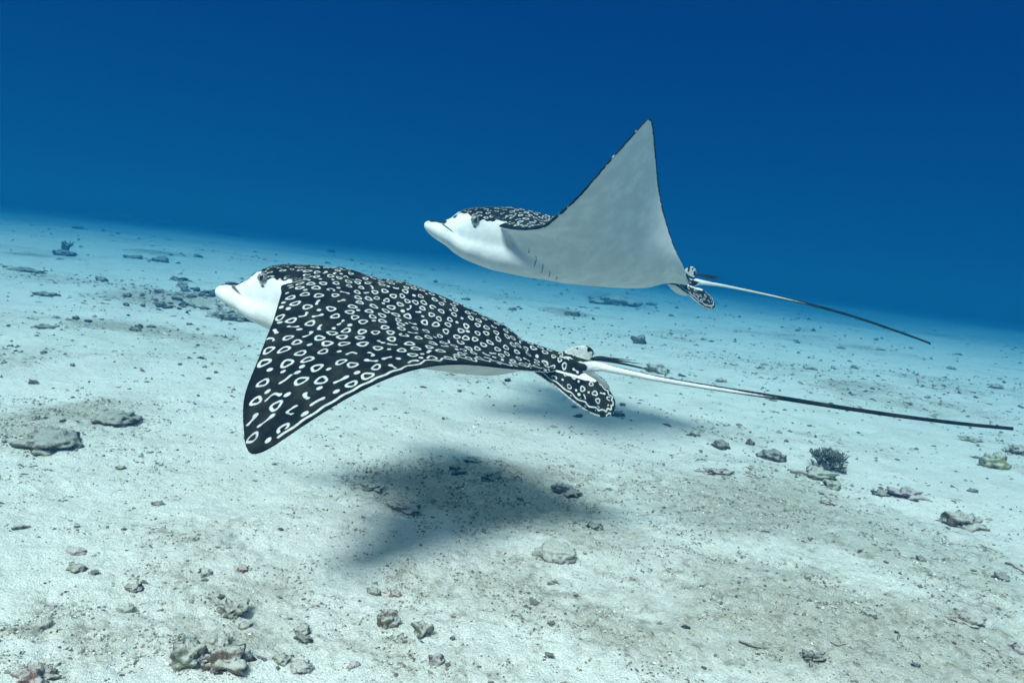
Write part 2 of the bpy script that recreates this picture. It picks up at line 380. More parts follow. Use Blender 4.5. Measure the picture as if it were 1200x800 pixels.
def flex(P, w, nose, wr=None, hind=0., tuck=1.):
    P = np.array(P, float)
    if wr is not None:
        a = flex(P, w, nose, None, hind, tuck); b = flex(P, wr, nose, None, hind, tuck)
        return np.where(P[:, 1:2] >= 0, a, b)
    P[:, 2] += nose * np.clip((P[:, 0] - .38) / .12, 0, 1.2) ** 1.3
    wl, g = w[:5], w[5]; reach = w[6] if len(w) > 6 else 1.
    # the body core, pelvic fins and tail stay rigid; wings bend
    core = sstep(-.27, -.31, P[:, 0]) * 1.0
    y0 = P[:, 1].copy(); z0 = P[:, 2].copy(); x0 = P[:, 0].copy()
    P[:, 0] += g * np.clip((np.abs(y0) - .1) / .6, 0, 2) ** 1.5
    tb = bend_table(*wl)
    qv = np.abs(y0); qv = np.where(qv > .12, .12 + (qv - .12) * reach, qv); t = bil(tb[0], tb[1], tb[2], qv, P[:, 0]); y = bil(tb[0], tb[1], tb[3], qv, P[:, 0]); z = bil(tb[0], tb[1], tb[4], qv, P[:, 0])
    yn = np.sign(y0) * (y - z0 * np.sin(t)); zn = z + z0 * np.cos(t)
    fin = sstep(.004, -.012, z0 - zlift(x0, y0)) * sstep(-.20, -.26, x0) * (np.abs(y0) < .14)
    k = np.maximum(core, fin)
    P[:, 1] = yn * (1 - k) + y0 * k; P[:, 2] = zn * (1 - k) + z0 * k + hind * sstep(-.20, -.38, x0)
    if tuck < 1:
        f = sstep(-.24, -.34, x0) * (np.abs(y0) < .13); P[:, 0] = np.where(x0 < -.26, -.26 + (P[:, 0] + .26) * (1 - (1 - tuck) * f), P[:, 0])
        P[:, 2] = P[:, 2] * (1 - (1 - tuck) * f * (z0 < 0))
    return P

def STR(y):
    a = np.abs(y); return np.sign(y) * (a - .16 * np.maximum(a - .12, 0))     # marks are drawn out along the wing
def make_spots(seed):
    """rings, dots, dumb-bells and hooked strokes spread over the back (x, y in the flat pose)"""
    r = np.random.default_rng(seed); S = []; C = np.zeros((0, 3))
    def inside(x, y, m_):
        ay = abs(y)
        if ay > SPAN - .02: return False
        f = xLE(ay) - m_ if ay > .1 else .43 - ay * .3
        b = xTE(ay) + m_ * 1.5 if ay > .12 else -.46
        return b < x < f
    def put(kind, tries, rad_fn, gap, edge):
        nonlocal C
        for _ in range(tries):
            x = r.uniform(-.46, .43); y = r.uniform(-SPAN, SPAN); Yv = STR(y)
            rad = rad_fn(x, y)
            if not inside(x, y, edge + rad * .3): continue
            if len(C) and np.any(np.hypot(C[:, 0] - x, C[:, 1] - Yv) < C[:, 2] + rad + gap): continue
            C = np.vstack([C, (x, Yv, rad)]); S.append((kind, x, Yv, rad))
    sz = lambda x, y: (.62 if x > .30 and abs(y) < .14 else 1.0) * (.92 if abs(y) < .12 else 1.0) * (.85 if x < -.28 else 1.0)
    # rings stand in loose rows, here and there replaced by a dumb-bell; dots fill the gaps
    for _ in range(16000):
        x = r.uniform(-.46, .43); Yv = r.uniform(-.56, .56); a = abs(Yv); y = math.copysign(a + .16 / .84 * max(a - .12, 0), Yv)
        k = float(sstep(.12, .36, a)); rad = r.uniform(.0077 + .0010 * k, .0092 + .0015 * k) * sz(x, y)
        if not inside(x, y, .008 + rad * .4): continue
        if len(C) and np.any(np.hypot(C[:, 0] - x, C[:, 1] - Yv) < C[:, 2] + rad + .0028 + .0014 * k): continue
        kind = 'ring' if r.random() < .80 - .25 * float(sstep(.42, .55, a)) else 'dumb'
        C = np.vstack([C, (x, Yv, rad)]); S.append((kind, x, Yv, rad))
    put('dumb', 300, lambda x, y: r.uniform(.007, .0085) * sz(x, y), .0030, .006)
    put('dot', 3500, lambda x, y: r.uniform(.0036, .0050) * sz(x, y), .0034, .004)
    return S
def sdf_spots(x, y, S, seed):
    r = np.random.default_rng(seed + 5); d = np.full(len(x), .02)
    order = np.argsort(x); xs = x[order]; ys = y[order]; ds = d[order]
    for kind, cx, cy, rad in S:
        i0, i1 = np.searchsorted(xs, [cx - rad - .012, cx + rad + .012])
        sl = slice(i0, i1); m_ = np.abs(ys[sl] - cy) < rad + .012
        if not m_.any(): continue
        k = np.nonzero(m_)[0] + i0
        ax = xs[k] - cx; ay = ys[k] - cy
        an = r.uniform(0, np.pi); asp = r.uniform(.88, 1.14)
        if cx > .28 and abs(cy) < .14: an = r.normal(0, .3); asp = 1.5
        u = (ax * np.cos(an) + ay * np.sin(an)) / asp; v = (-ax * np.sin(an) + ay * np.cos(an)) * asp
        if kind == 'ring':
            ph = np.arctan2(v, u); rho = np.hypot(u, v)
            rr_ = rad * (.80 + .07 * np.cos(2 * ph + r.uniform(0, 6)) + .09 * np.cos(3 * ph + r.uniform(0, 6)))
            wd = rad * r.uniform(.18, .235)
            if r.random() < .04: wd = wd + .0 * ph; gap = np.abs(np.angle(np.exp(1j * (ph - r.uniform(0, 6))))) ; e_ = np.abs(rho - rr_ * .9) - wd; e_ = np.maximum(e_, (.45 - gap) * rad)
            else: e_ = np.abs(rho - rr_ * .92) - wd
        elif kind == 'dot':
            e_ = np.hypot(u, v) - rad * .95
        else:
            L_ = rad * .72; bend = r.normal(0, .45)
            uu = np.clip(u, -L_, L_); cv = bend * (uu * uu / L_ - L_ * .5)
            th_ = rad * (.19 + .16 * (uu / L_) ** 2 + .07 * np.sin(uu / L_ * 2 + r.uniform(0, 6)))
            e_ = np.hypot(u - uu, v - cv) - th_
        ds[k] = np.minimum(ds[k], e_)
    d[order] = ds
    return d
def sdf_poly(x, y, P, wd):
    d = np.full(len(x), .02)
    for a, b in zip(P[:-1], P[1:]):
        lo = np.minimum(a, b) - .015; hi = np.maximum(a, b) + .015
        k = np.nonzero((x > lo[0]) & (x < hi[0]) & (y > lo[1]) & (y < hi[1]))[0]
        if not len(k): continue
        e_ = b - a; t = np.clip(((x[k] - a[0]) * e_[0] + (y[k] - a[1]) * e_[1]) / (e_ @ e_ + 1e-12), 0, 1)
        d[k] = np.minimum(d[k], np.hypot(x[k] - a[0] - t * e_[0], y[k] - a[1] - t * e_[1]) - (wd[k] if np.ndim(wd) else wd))
    return d
def ray_paint(P, seed):
    x, y, z = P.T; ay = np.abs(y)
    zm = zlift(x, y); zf = fin_mid(x, y)
    dw = z - zm
    edge = np.minimum(xLE(ay) - x, x - xTE(ay)) * np.where(ay > .1, .7, 9)
    edge = np.minimum(edge, SPAN - ay + .003) + .0018 * fbm(x * 140, y * 140, 3, seed)
    dors = dw + .0009 + .006 * sstep(.0065, .0025, edge) * sstep(.12, .3, ay)
    # whole upper side of the trunk and the tail root is dark
    # face: white below a wavy line through the eye, dark on top of the snout
    wav = .0022 * np.sin(x * 160) + .0014 * np.sin(x * 330 + 1)
    zl = np.interp(x, [.29, .32, .345, .375, .395, .415, .432, .446, .455, .47, .51], [.060, .052, .046, .040, .045, .045, .024, .012, .0025, .001, -.009]) + wav * np.interp(x, [.44, .45], [1, .25])
    head = sstep(.300, .315, x) * (ay < .112)
    dors = np.where(head > .5, z - zl, dors)
    infin = (x < -.225) & (np.abs(z - zf) < np.abs(dw)) & (ay > .012) & (z < .004)
    dors = np.where(infin, (z - zf) * math.cos(DROOP) + .0006, dors)
    hind = (x < -.24) & (ay < .05) & ~infin
    dors = np.where(hind, z - np.interp(x, [-.45, -.41, -.37, -.34, -.30, -.24], [.031, .024, .008, -.006, -.03, -.04]) + .0035 * fbm(x * 90, z * 90, 2, 77), dors)
    yy = np.where(infin, np.sign(y) * (.045 + (ay - .045) / math.cos(DROOP)), y)
    S = make_spots(seed)
    sd = sdf_spots(x, STR(yy), S, seed)
    # wavy pale line just inside the trailing edge, straight and bold towards the tip
    yl = np.linspace(.10, SPAN - .030, 150)
    amp = .0105 * (1 - sstep(.24, .44, yl)); wob = np.abs(((yl * 26) % 1) * 2 - 1) * 2 - 1
    off = .0085 + .004 * (yl / SPAN)
    tx = xTE(yl) + off + amp * (1 + wob + .5 * np.sin(yl * 97)) + .0010 * np.sin(yl * 230)
    for s_ in (1, -1):
        Pl = np.c_[tx, s_ * yl]
        k = (x < .3)
        dd = sdf_poly(x, y, Pl, np.where(np.abs(y) > .4, .0026, .0018)); dd = np.where(infin, .02, dd)
        clr = np.where(dd < .004, .02, sd); sd = np.minimum(np.where(dd < .0035, .02, sd), dd)
        # pelvic fin border
        o2 = np.array([(-.25, .066), (-.30, .085), (-.35, .104), (-.39, .114), (-.418, .114), (-.434, .104), (-.439, .090), (-.435, .074), (-.42, .062), (-.40, .052)])
        fo = crom(np.array([(-.26, .076), (-.31, .097), (-.35, .114), (-.39, .1255), (-.415, .126)]), 30)
        o2 = crom(o2, 70); o2 += .0022 * np.c_[np.sin(np.arange(70) * .9), np.cos(np.arange(70) * 1.1)]
        dd = np.minimum(sdf_poly(x, yy, np.c_[o2[:, 0], s_ * o2[:, 1]], .0015), sdf_poly(x, yy, np.c_[fo[:, 0], s_ * fo[:, 1]], .0012)); dd = np.where(infin, dd, .02)
        sd = np.minimum(np.where(dd < .003, .02, sd), dd)
    # pale tail-root streaks and the pale dorsal fin
    tailz = (x < -.30) & (ay < .030) & ~infin
    st = np.abs(ay - np.interp(x, [-.43, -.37, -.30], [.005, .011, .020]) - .002 * np.sin(x * 160)) - np.interp(x, [-.43, -.36, -.31], [.0045, .0030, .0012])
    st = st + .006 * fbm(x * 45, y * 120, 2, seed + 3) + .0015
    sd = np.where(tailz, np.minimum(np.where((x < -.325), .02, sd), st), sd)
    dfin = (x < -.285) & (ay < .008) & (z > np.interp(x, [-.40, -.36, -.30], [.034, .031, .034]))
    blot = fbm(x * 60, z * 60, 2, seed)
    rim = np.hypot((x + .345) / .040, (z - .036) / .0275)
    sd = np.where(dfin, np.where(rim > .93, .01, -(.0045 + .017 * blot)), sd)
    dors = np.where(dfin, .01, dors)
    # dark marks: mouth groove, gill slits, nostril
    mk = np.full(len(x), .02)
    side = ay > .02
    g = sdf_poly(x, z, np.array([(.462, .001), (.450, -.003), (.436, -.008), (.424, -.012)]), .0020) + .0024 * sstep(.445, .42, x)
    mk = np.where(side & (x > .39), np.minimum(mk, g), mk)
    bel = (z < zm - .004)
    for i in range(5):
        gx = .235 - .026 * i; gy = .125 - .008 * i
        for s_ in (1, -1):
            dd = sdf_poly(x, y, np.array([(gx + .005, s_ * (gy + .010)), (gx - .001, s_ * gy), (gx - .001, s_ * (gy - .007))]), .0011)
            mk = np.where(bel, np.minimum(mk, dd), mk)
    dd = sdf_poly(x, y, np.array([(.395, -.03), (.399, -.012), (.399, .012), (.395, .03)]), .0020); mk = np.where(z < -.045, np.minimum(mk, dd), mk)
    sm = np.hypot((x - .382) * .9, z - .022) - .0045 + .5 * np.abs(z - .022); mk = np.where((ay > .05) & (x > .36) & (x < .40), np.minimum(mk, sm), mk)
    # spiracle behind the eye
    sp = np.hypot((x - .325) / 1.6, (z - .062)) - .009; mk = np.where((ay > .04) & (x > .29) & (x < .36), np.minimum(mk, sp), mk)
    return dors, sd, mk

m = NT('eagle_ray_skin')
jit = m.ma('MULTIPLY', m.ma('SUBTRACT', m.noise(170, 3, .6), .5), .0022)
dfac = m.mr(m.ma('ADD', m.at('dors'), jit), -.0009, .0009)
sfac = m.mr(m.ma('ADD', m.at('spot'), m.ma('MULTIPLY', jit, .55)), .0008, -.0008)
dark = m.mix(m.mr(m.noise(26, 4, .6), .38, .72), (.0055, .0065, .0065), (.022, .023, .017))
pale = m.mix(m.mr(m.noise(90, 3, .6), .3, .7), (.36, .38, .36), (.52, .53, .51))
bell = m.mix(m.mr(m.noise(22, 5, .65), .35, .75), (.58, .58, .56), (.72, .72, .70))
bell = m.mix(m.mr(m.noise(11, 2, .6, dist=1.5), .70, .74, 0, .15), bell, (.40, .40, .38))
cc = m.mix(dfac, bell, m.mix(sfac, dark, pale))
mk = m.ma('MULTIPLY', m.mr(m.ma('ADD', m.at('mark'), jit), .0014, -.0010), .88)
cc = m.mix(mk, cc, (.012, .013, .013))
SKIN = m.done(cc, .75, .04, m.bump(m.noise(420, 3, .6), .0006, .5, m.bump(m.noise(34, 4, .6), .004, .5)))
m = NT('ray_spine'); SPINE = m.done((.012, .012, .012), .55, .2)
m = NT('ray_eye_iris'); IRIS = m.done(m.mix(m.mr(m.noise(180, 2), .4, .6), (.10, .10, .09), (.26, .26, .23)), .3, .4)
m = NT('ray_pupil'); PUPIL = m.done((.003, .003, .003), .15, .5)

def tube_pts(P, rad, n=10):
    P = np.asarray(P, float); V = []; m_ = len(P)
    for i in range(m_):
        t = P[min(i + 1, m_ - 1)] - P[max(i - 1, 0)]; t /= np.linalg.norm(t)
        a = np.cross(t, (0, 1, 0)); a /= np.linalg.norm(a); b = np.cross(t, a)
        for k in range(n):
            an = 2 * math.pi * k / n; V.append(P[i] + rad[i] * (math.cos(an) * a + math.sin(an) * b))
    Fc = [(i * n + k, i * n + (k + 1) % n, (i + 1) * n + (k + 1) % n, (i + 1) * n + k) for i in range(m_ - 1) for k in range(n)]
    V += [P[0], P[-1]]; o = m_ * n
    caps = [((k + 1) % n, k, o) for k in range(n)] + [((m_ - 1) * n + k, (m_ - 1) * n + (k + 1) % n, o + 1) for k in range(n)]
    return np.array(V), np.array(Fc), np.array(caps)
def make_ray(label, pose, scale, wing, wing_r, nose, hind, tuck, tail, tail_r, spines, seed):
    P = REST.copy(); dors, sd, mk = ray_paint(P, seed); D = flex(P, wing, nose, wing_r, hind, tuck)
    # tail, welded on as part of the body surface
    tp = crom(np.array(tail), 90); u = np.linspace(0, 1, len(tp)); tr = np.interp(u, *tail_r)
    tp[:, 1] += .004 * np.sin(u * 5)
    TV, TF, TC = tube_pts(tp, tr, 14)
    o = len(D); uu = np.append(np.repeat(u, 14), [0, 1]); ang = np.append(np.tile(np.arange(14) * 2 * np.pi / 14, len(u)), [0, 0])
    stripe = np.abs(np.sin(ang))            # 1 on the upper and lower sides
    tcent = np.append(np.repeat(tp[:, 2], 14), [tp[0, 2], tp[-1, 2]]); hz = (TV[:, 2] - tcent) / np.maximum(np.append(np.repeat(tr, 14), [.01, .01]), .001)
    td = np.where(uu <= .16, (hz - np.interp(uu, [0, .04, .08, .13], [-.6, -.3, .3, 1.1])) * .006, (np.abs(hz) - np.interp(uu, [.12, .3, .45, .6], [.98, .80, .55, -.2])) * .006)
    Vv = np.vstack([D, TV]); faces = [f for f in RFACES] + [TF + o, TC + o]
    quads = np.vstack([f for f in faces if f.shape[1] == 4]); tri = np.vstack([f for f in faces if f.shape[1] == 3])
    me = make_mesh('eagle_ray', Vv, [quads, tri])
    attr(me, 'dors', np.append(dors, td)); attr(me, 'spot', np.append(sd, np.full(len(TV), .02))); attr(me, 'mark', np.append(mk, np.full(len(TV), .02)))
    b = obj('eagle_ray', me, SKIN); tag(b, label, 'eagle ray', 'pair of spotted eagle rays')
    yaw, pit, rol = pose[3:6]
    cy, sy, cp, sp, c_, s_ = math.cos(yaw), math.sin(yaw), math.cos(pit), math.sin(pit), math.cos(rol), math.sin(rol)
    Rm = np.array([[cy, -sy, 0], [sy, cy, 0], [0, 0, 1]]) @ np.array([[cp, 0, -sp], [0, 1, 0], [sp, 0, cp]]) @ np.array([[1, 0, 0], [0, c_, -s_], [0, s_, c_]])
    loc = np.array([0, 0, HC]) + scale * (np.array(pose[:3]) - np.array([0, 0, HC]))
    M = Matrix.Identity(4)
    for i in range(3):
        for j in range(3): M[i][j] = Rm[i, j] * scale
        M[i][3] = loc[i]
    b.matrix_world = M
    # eyes
    for s in (1, -1):
        ep = flex(np.array([(.386, s * .0700, .041)]), wing, nose)[0]
        V_, F_ = [], []
        nu, nv = 20, 12
        for i in range(nv + 1):
            ph = math.pi * i / nv
            for k in range(nu):
                a = 2 * math.pi * k / nu; V_.append((ep[0] + .0115 * math.sin(ph) * math.cos(a), ep[1] + s * .0075 * math.cos(ph), ep[2] + .0105 * math.sin(ph) * math.sin(a)))
        F_ = [(i * nu + k, i * nu + (k + 1) % nu, (i + 1) * nu + (k + 1) % nu, (i + 1) * nu + k) for i in range(nv) for k in range(nu)]
        eye = obj('eye', make_mesh('eye', V_, np.array(F_)), IRIS, b)
        V2 = [(ep[0] + (v[0] - ep[0]) * .50, ep[1] + (v[1] - ep[1]) * .5 + s * .0042, ep[2] + (v[2] - ep[2]) * .72) for v in V_]
        obj('pupil', make_mesh('pupil', V2, np.array(F_)), PUPIL, eye)
    for (x0, z0, x1, z1, y1, r0) in spines:
        pp = np.array([(x0 + (x1 - x0) * t, y1 * t, z0 + (z1 - z0) * t + .006 * math.sin(t * 3) * (1 - t)) for t in np.linspace(0, 1, 9)])
        SV, SF, SC = tube_pts(pp, r0 * np.array([1, 1, 1, .95, .85, .7, .55, .35, .1]), 6)
        obj('tail_spine', make_mesh('tail_spine', SV, [SF, SC]), SPINE, b)
    return b
RAY_A = make_ray('spotted eagle ray showing its dark ring patterned back, wings curved down over its shadow', (-0.1882, 1.7727, 0.4941, 3.1523, 0.1356, -0.0693), 1.0,
    (0.1707, -0.9523, 1.1828, 0.2775, -0.7909, 0.1809), None, -.006, 0., 1.,
    [(-.33, 0, .016), (-.372, 0, .0205), (-.464, 0, .025), (-.556, 0, .030), (-.697, 0, .043), (-.837, 0, .057), (-.979, 0, .070), (-1.121, 0, .085), (-1.26, 0, .103), (-1.375, 0, .121)],
    ([0, .06, .12, .25, .5, .8, 1], [.012, .0125, .0105, .0072, .0056, .0046, .0042]),
    [(-.372, .034, -.515, .046, .004, .0024), (-.375, .033, -.495, .052, -.006, .0024), (-.375, .034, -.470, .058, .010, .0022), (-.378, .033, -.535, .042, -.008, .0020), (-.376, .036, -.42, .050, .002, .0018)], 3)
RAY_B = make_ray('spotted eagle ray with its wing raised and white belly showing, swimming beyond the other ray', (0.2072, 2.2672, 0.7129, 3.4385, 0.0848, -0.150), 1.3,
    (1.255, 0.24, 0.9352, -0.5907, -0.0635, 0.0763, .93), (-0.10, -0.30, 1.0, 0.0, 0.0, 0.05), .010, -.026, .70,
    [(-.30, 0, -.008), (-.34, 0, -.006), (-.393, 0, -.003), (-.453, 0, 0), (-.616, 0, .001), (-.792, 0, -.002), (-.976, 0, -.013), (-1.177, 0, -.033), (-1.28, 0, -.045), (-1.297, 0, -.049)],
    ([0, .06, .12, .25, .5, .8, 1], [.012, .0115, .0095, .006, .0045, .0036, .003]),
    [(-.335, .012, -.425, .010 + .004 * i, .008 * (i - 2), .0026) for i in range(5)], 8)

# ------------------------------------------------------------------ rocks, coral and rubble on the sand
from mathutils import noise as mnoise
def ico(sub):
    import bmesh
    bm = bmesh.new(); bmesh.ops.create_icosphere(bm, subdivisions=sub, radius=1.0)
    V = np.array([v.co[:] for v in bm.verts]); Fc = np.array([[v.index for v in f.verts] for f in bm.faces]); bm.free(); return V, Fc
ICO = {k: ico(k) for k in (1, 2, 3, 4)}
def rock_mesh(name, size, seed, sub=3, rough=.35, freq=1.3, pits=.0, flat_=.0):
    """irregular stone: icosphere pushed by fractal noise, half sizes in metres"""
    V, Fc = ICO[sub]; o = Vector((seed * 7.31, seed * 3.77, seed * 1.93)); out = np.empty_like(V)
    for i, v in enumerate(V):
        p = Vector(v)
        d = 1 + rough * mnoise.fractal(p * freq + o, .9, 2.1, 4) * 1.3
        if pits: d -= pits * max(0, .35 - mnoise.voronoi(p * freq * 2.6 + o)[0][0]) * 1.6
        out[i] = v * d
    if flat_: out[:, 2] = np.where(out[:, 2] > 1 - flat_, 1 - flat_ + (out[:, 2] - 1 + flat_) * .3, out[:, 2])
    return make_mesh(name, out * np.array(size), Fc, True)
def rock_mat(name, c1, c2, c3, scale=40., spots=.0, spotc=(.5, .48, .42), dustf=.72):
    m = NT(name); a = m.noise(scale, 5, .7); b = m.noise(scale * 3.5, 4, .7); v = m.noise(scale * .45, 3, .6)
    c = m.mix(m.mr(a, .35, .65), c1, c2); c = m.mix(m.mr(v, .48, .66), c, c3)
    c = m.mix(m.mr(b, .58, .70, 0, .7), c, (.55, .53, .46))
    c = m.mix(m.mr(m.noise(scale * 2.2, 3), .60, .68, 0, .8), c, tuple(x * .35 for x in c1))
    if spots: c = m.mix(m.ma('MULTIPLY', m.mr(m.noise(scale * .9, 3), .52, .60), spots), c, spotc)
    g = m.n('ShaderNodeNewGeometry'); sz = m.n('ShaderNodeSeparateXYZ'); m.l(g.outputs['Normal'], sz.inputs[0])      # sand settled on upward faces
    dust = m.mr(m.ma('ADD', sz.outputs['Z'], m.ma('MULTIPLY', m.ma('SUBTRACT', a, .5), 2.2)), .25, .95, 0, dustf)
    c = m.mix(dust, c, (.60, .575, .51))
    return m.done(c, .95, .05, m.bump(m.ma('ADD', a, b), .008, 1.))
M_ALG = rock_mat('algae_rock', (.14, .135, .10), (.26, .25, .19), (.19, .20, .13))
M_MND = rock_mat('algae_mound', (.12, .118, .085), (.24, .225, .165), (.17, .17, .115), scale=60, dustf=.65)
M_DRK = rock_mat('dark_rock', (.055, .058, .048), (.13, .125, .10), (.085, .09, .062), dustf=.45)
M_PAL = rock_mat('pale_rock', (.36, .35, .30), (.55, .53, .46), (.27, .27, .21))
M_PUR = rock_mat('purple_crust', (.11, .065, .080), (.20, .13, .155), (.26, .22, .21), spots=.3)
M_RED = rock_mat('red_algae', (.17, .09, .075), (.34, .28, .23), (.25, .115, .10))
M_BRN = rock_mat('brown_rock', (.12, .085, .06), (.25, .20, .15), (.17, .15, .10), spots=.5)
M_GRN = rock_mat('green_rock', (.17, .17, .09), (.30, .29, .20), (.26, .25, .07))
M_PNK = rock_mat('pink_shell', (.40, .30, .31), (.52, .44, .44), (.34, .24, .27))
M_CRL = rock_mat('living_coral', (.06, .058, .040), (.14, .13, .09), (.10, .095, .06), scale=70)
def px2m(px, py, w):
    p = on_floor(px, py); return p, w / FPX * float(np.dot(np.array([p[0], p[1], p[2] - HC]), CF))
seedc = [100]
def stone(name, label, cat, px, py, wpx, hpx, mat, depth=1.0, sub=3, rough=.35, pits=.4, sink=.3, freq=1.8, group=None, flat_=0., rot=None, parent=None):
    """a stone whose foot stands at the floor point seen at (px, py); size in metres from its apparent width"""
    seedc[0] += 1
    if wpx > 24: sub = 4
    wpx *= .88; hpx *= .80; sink = min(.52, sink + .07); rough *= 1.25
    p, w = px2m(px, py, wpx); h = w * hpx / wpx * 1.1
    size = (w / 2, w / 2 * depth, h / 2 / (1 - sink / 2) )
    me = rock_mesh(name, size, seedc[0], sub, rough, freq, pits, flat_)
    o = obj(name, me, mat); o.location = (p[0], p[1] + size[1] * .6, 0)
    o.rotation_euler = (0, 0, random.uniform(-.5, .5) if rot is None else rot)
    o.location.z = float(H(o.location.x, o.location.y)) + size[2] * (1 - 2 * sink)
    return tag(o, label, cat, group)
def twig(name, label, cat, px, py, pts, rad_px, mat, group=None):
    """crooked stick: pts are pixel-scale offsets turned into metres on the floor"""
    p, k = px2m(px, py, 1.0)
    P = []
    for dx, dy in pts:
        q = on_floor(px + dx, py + dy); P.append((q[0] - p[0], q[1] - p[1], float(H(q[0], q[1])) - p[2] + rad_px * k * .6 + (.3 * rad_px * k)))
    P = crom(np.array(P), 14); r = rad_px * k * np.interp(np.linspace(0, 1, 14), [0, .1, .6, 1], [.6, 1, .9, .3]) * (1 + .2 * RNG.standard_normal(14))
    V_, F_, C_ = tube_pts(P + 1e-5 * RNG.standard_normal(P.shape), r, 7)
    o = obj(name, make_mesh(name, V_, [F_, C_]), mat); o.location = tuple(p); return tag(o, label, cat, group)
def bush_coral(name, label, px, py, hpx, mat, spread=.85, levels=5, n0=13, seed=1, rad=.044):
    p, hgt = px2m(px, py, hpx); r = random.Random(seed); Vs, Fs, Cs, off = [], [], [], 0
    def branch(a, d, L, rad_, lev):
        nonlocal off
        pts = [np.array(a)]; dd = np.array(d, float)
        for _ in range(4):
            dd = dd + np.array([r.gauss(0, .16), r.gauss(0, .16), r.gauss(.05, .10)]); dd /= np.linalg.norm(dd); pts.append(pts[-1] + dd * L / 4)
        V_, F_, C_ = tube_pts(np.array(pts) + 1e-6, rad_ * np.array([1.15, 1, .92, .86, .72 if lev else .45]), 6)
        Vs.append(V_); Fs.append(F_ + off); Cs.append(C_ + off); off += len(V_)
        if lev:
            for _ in range(r.choice((2, 3, 3))):
                q = dd + np.array([r.gauss(0, .62), r.gauss(0, .62), r.gauss(.12, .35)]); q /= np.linalg.norm(q)
                branch(pts[-1] if r.random() < .7 else pts[-2], q, L * r.uniform(.62, .9), rad_ * .78, lev - 1)
    for k in range(n0):
        a = 2 * math.pi * k / n0 + r.uniform(-.4, .4); t = r.uniform(.15, spread)
        d = np.array([math.cos(a) * t, math.sin(a) * t, 1.0]); branch((.06 * math.cos(a) * hgt, .06 * math.sin(a) * hgt, -.05 * hgt), d / np.linalg.norm(d), hgt * (.36 if levels < 5 else .30), hgt * rad, levels - 1)
    me = make_mesh(name, np.vstack(Vs), [np.vstack(Fs), np.vstack(Cs)]); o = obj(name, me, mat); o.location = (p[0], p[1], p[2])
    return tag(o, label, 'coral')

# --- right-hand side
bush_coral('branching_coral', 'bushy dark branching coral growing on a rubble rock beside the low sand hump', 968, 550, 31, M_CRL, seed=5)
stone('coral_rock', 'low rubble rock under the bushy branching coral', 'rock', 958, 560, 52, 15, M_ALG, .7, rough=.5, sink=.45)
stone('coral_rock', 'rough pale ended rock sloping away from the bushy coral', 'rock', 978, 571, 24, 12, M_ALG, .8, rough=.5, sink=.4)
stone('stone', 'dark rounded stone with a pale side, beside a small black stone', 'stone', 846, 525, 22, 12, M_DRK, rough=.3)
stone('stone', 'small black upright stone between two bigger dark stones', 'stone', 880, 521, 11, 10, M_DRK, rough=.3)
stone('stone', 'broad dark dome shaped stone close to the bushy coral', 'stone', 908, 539, 34, 15, M_DRK, rough=.22, sink=.4)
stone('purple_rock', 'dark purple crusted rock on the lip of the low sand hump', 'rock', 1064, 583, 44, 13, M_PUR, .7, rough=.45, sink=.4)
stone('stone', 'small black stone tucked beside the purple crusted rock', 'stone', 1034, 581, 20, 9, M_DRK, .8)
stone('coral_rock', 'brown mottled knobbly rock on bare sand beyond the low hump', 'rock', 1134, 618, 48, 17, M_BRN, .7, rough=.55, pits=.6, sink=.35)
stone('coral_rock', 'yellowish green mottled rock near the end of the long tail', 'rock', 1170, 549, 32, 21, M_GRN, .9, rough=.4)
stone('stone', 'grey flat stone under the tip of the long tail', 'stone', 1140, 518, 26, 9, M_ALG, .7)
stone('stone', 'grey brown stone beyond the yellowish green rock', 'stone', 1196, 532, 26, 12, M_BRN, .8)
stone('stone', 'small sharp black stone alone on beige turf', 'stone', 1080, 658, 11, 7, M_DRK)
stone('stone', 'dark tufted stone at the edge of the beige turf slope', 'stone', 1176, 680, 19, 10, M_DRK)
twig('twig', 'thin brown stick half buried at the foot of the turf slope', 'twig', 1186, 664, [(-8, -4), (0, 0), (8, 4), (16, 8)], 1.6, M_BRN)
twig('twig', 'small dark S shaped twig on a bare white sand patch', 'twig', 1053, 748, [(-5, -7), (0, -1), (-1, 3), (6, 9)], 1.4, M_DRK)
twig('twig', 'long crooked dark twig lying in coarse grit', 'twig', 880, 756, [(-14, -4), (-4, 1), (6, 2), (17, 5)], 1.7, M_DRK)
twig('twig', 'forked brown twig near the black tufted clump', 'twig', 985, 757, [(-12, -5), (-3, 0), (5, -2), (14, 3)], 1.2, M_BRN)
stone('algae_clump', 'black tufted clump of algae in the coarse grit', 'algae', 955, 774, 34, 10, M_DRK, .6, rough=.7, sink=.4, freq=2.2)
stone('stone', 'grey green pebble below the turf with a flat top', 'stone', 938, 722, 17, 9, M_ALG)
stone('algae_clump', 'dark brown clump of dead algae across the turf slope', 'algae', 1135, 730, 40, 12, M_BRN, .6, rough=.6, sink=.48, freq=2)
stone('coral_rock', 'low grey lump beside the black tufted clump', 'rock', 1020, 722, 20, 8, M_ALG, .8, sink=.4)
for i, (x, y, w, l) in enumerate(((843, 556, 34, 'broad smear of red algae on the turf below the dark stones'), (884, 560, 15, 'small tuft of red algae beside the broad red smear'), (969, 590, 14, 'red algae tuft at the crest of the beige turf slope'), (955, 597, 10, 'tiny red algae sprig near the crest of the turf slope'))):
    stone('red_algae', l, 'algae', x, y, w, w * .2, M_RED, .8, rough=.8, sink=.42, freq=2.6)
stone('stone', 'dark purple pebble cut by the frame edge, on pale sand', 'stone', 1196, 765, 16, 12, M_PUR)
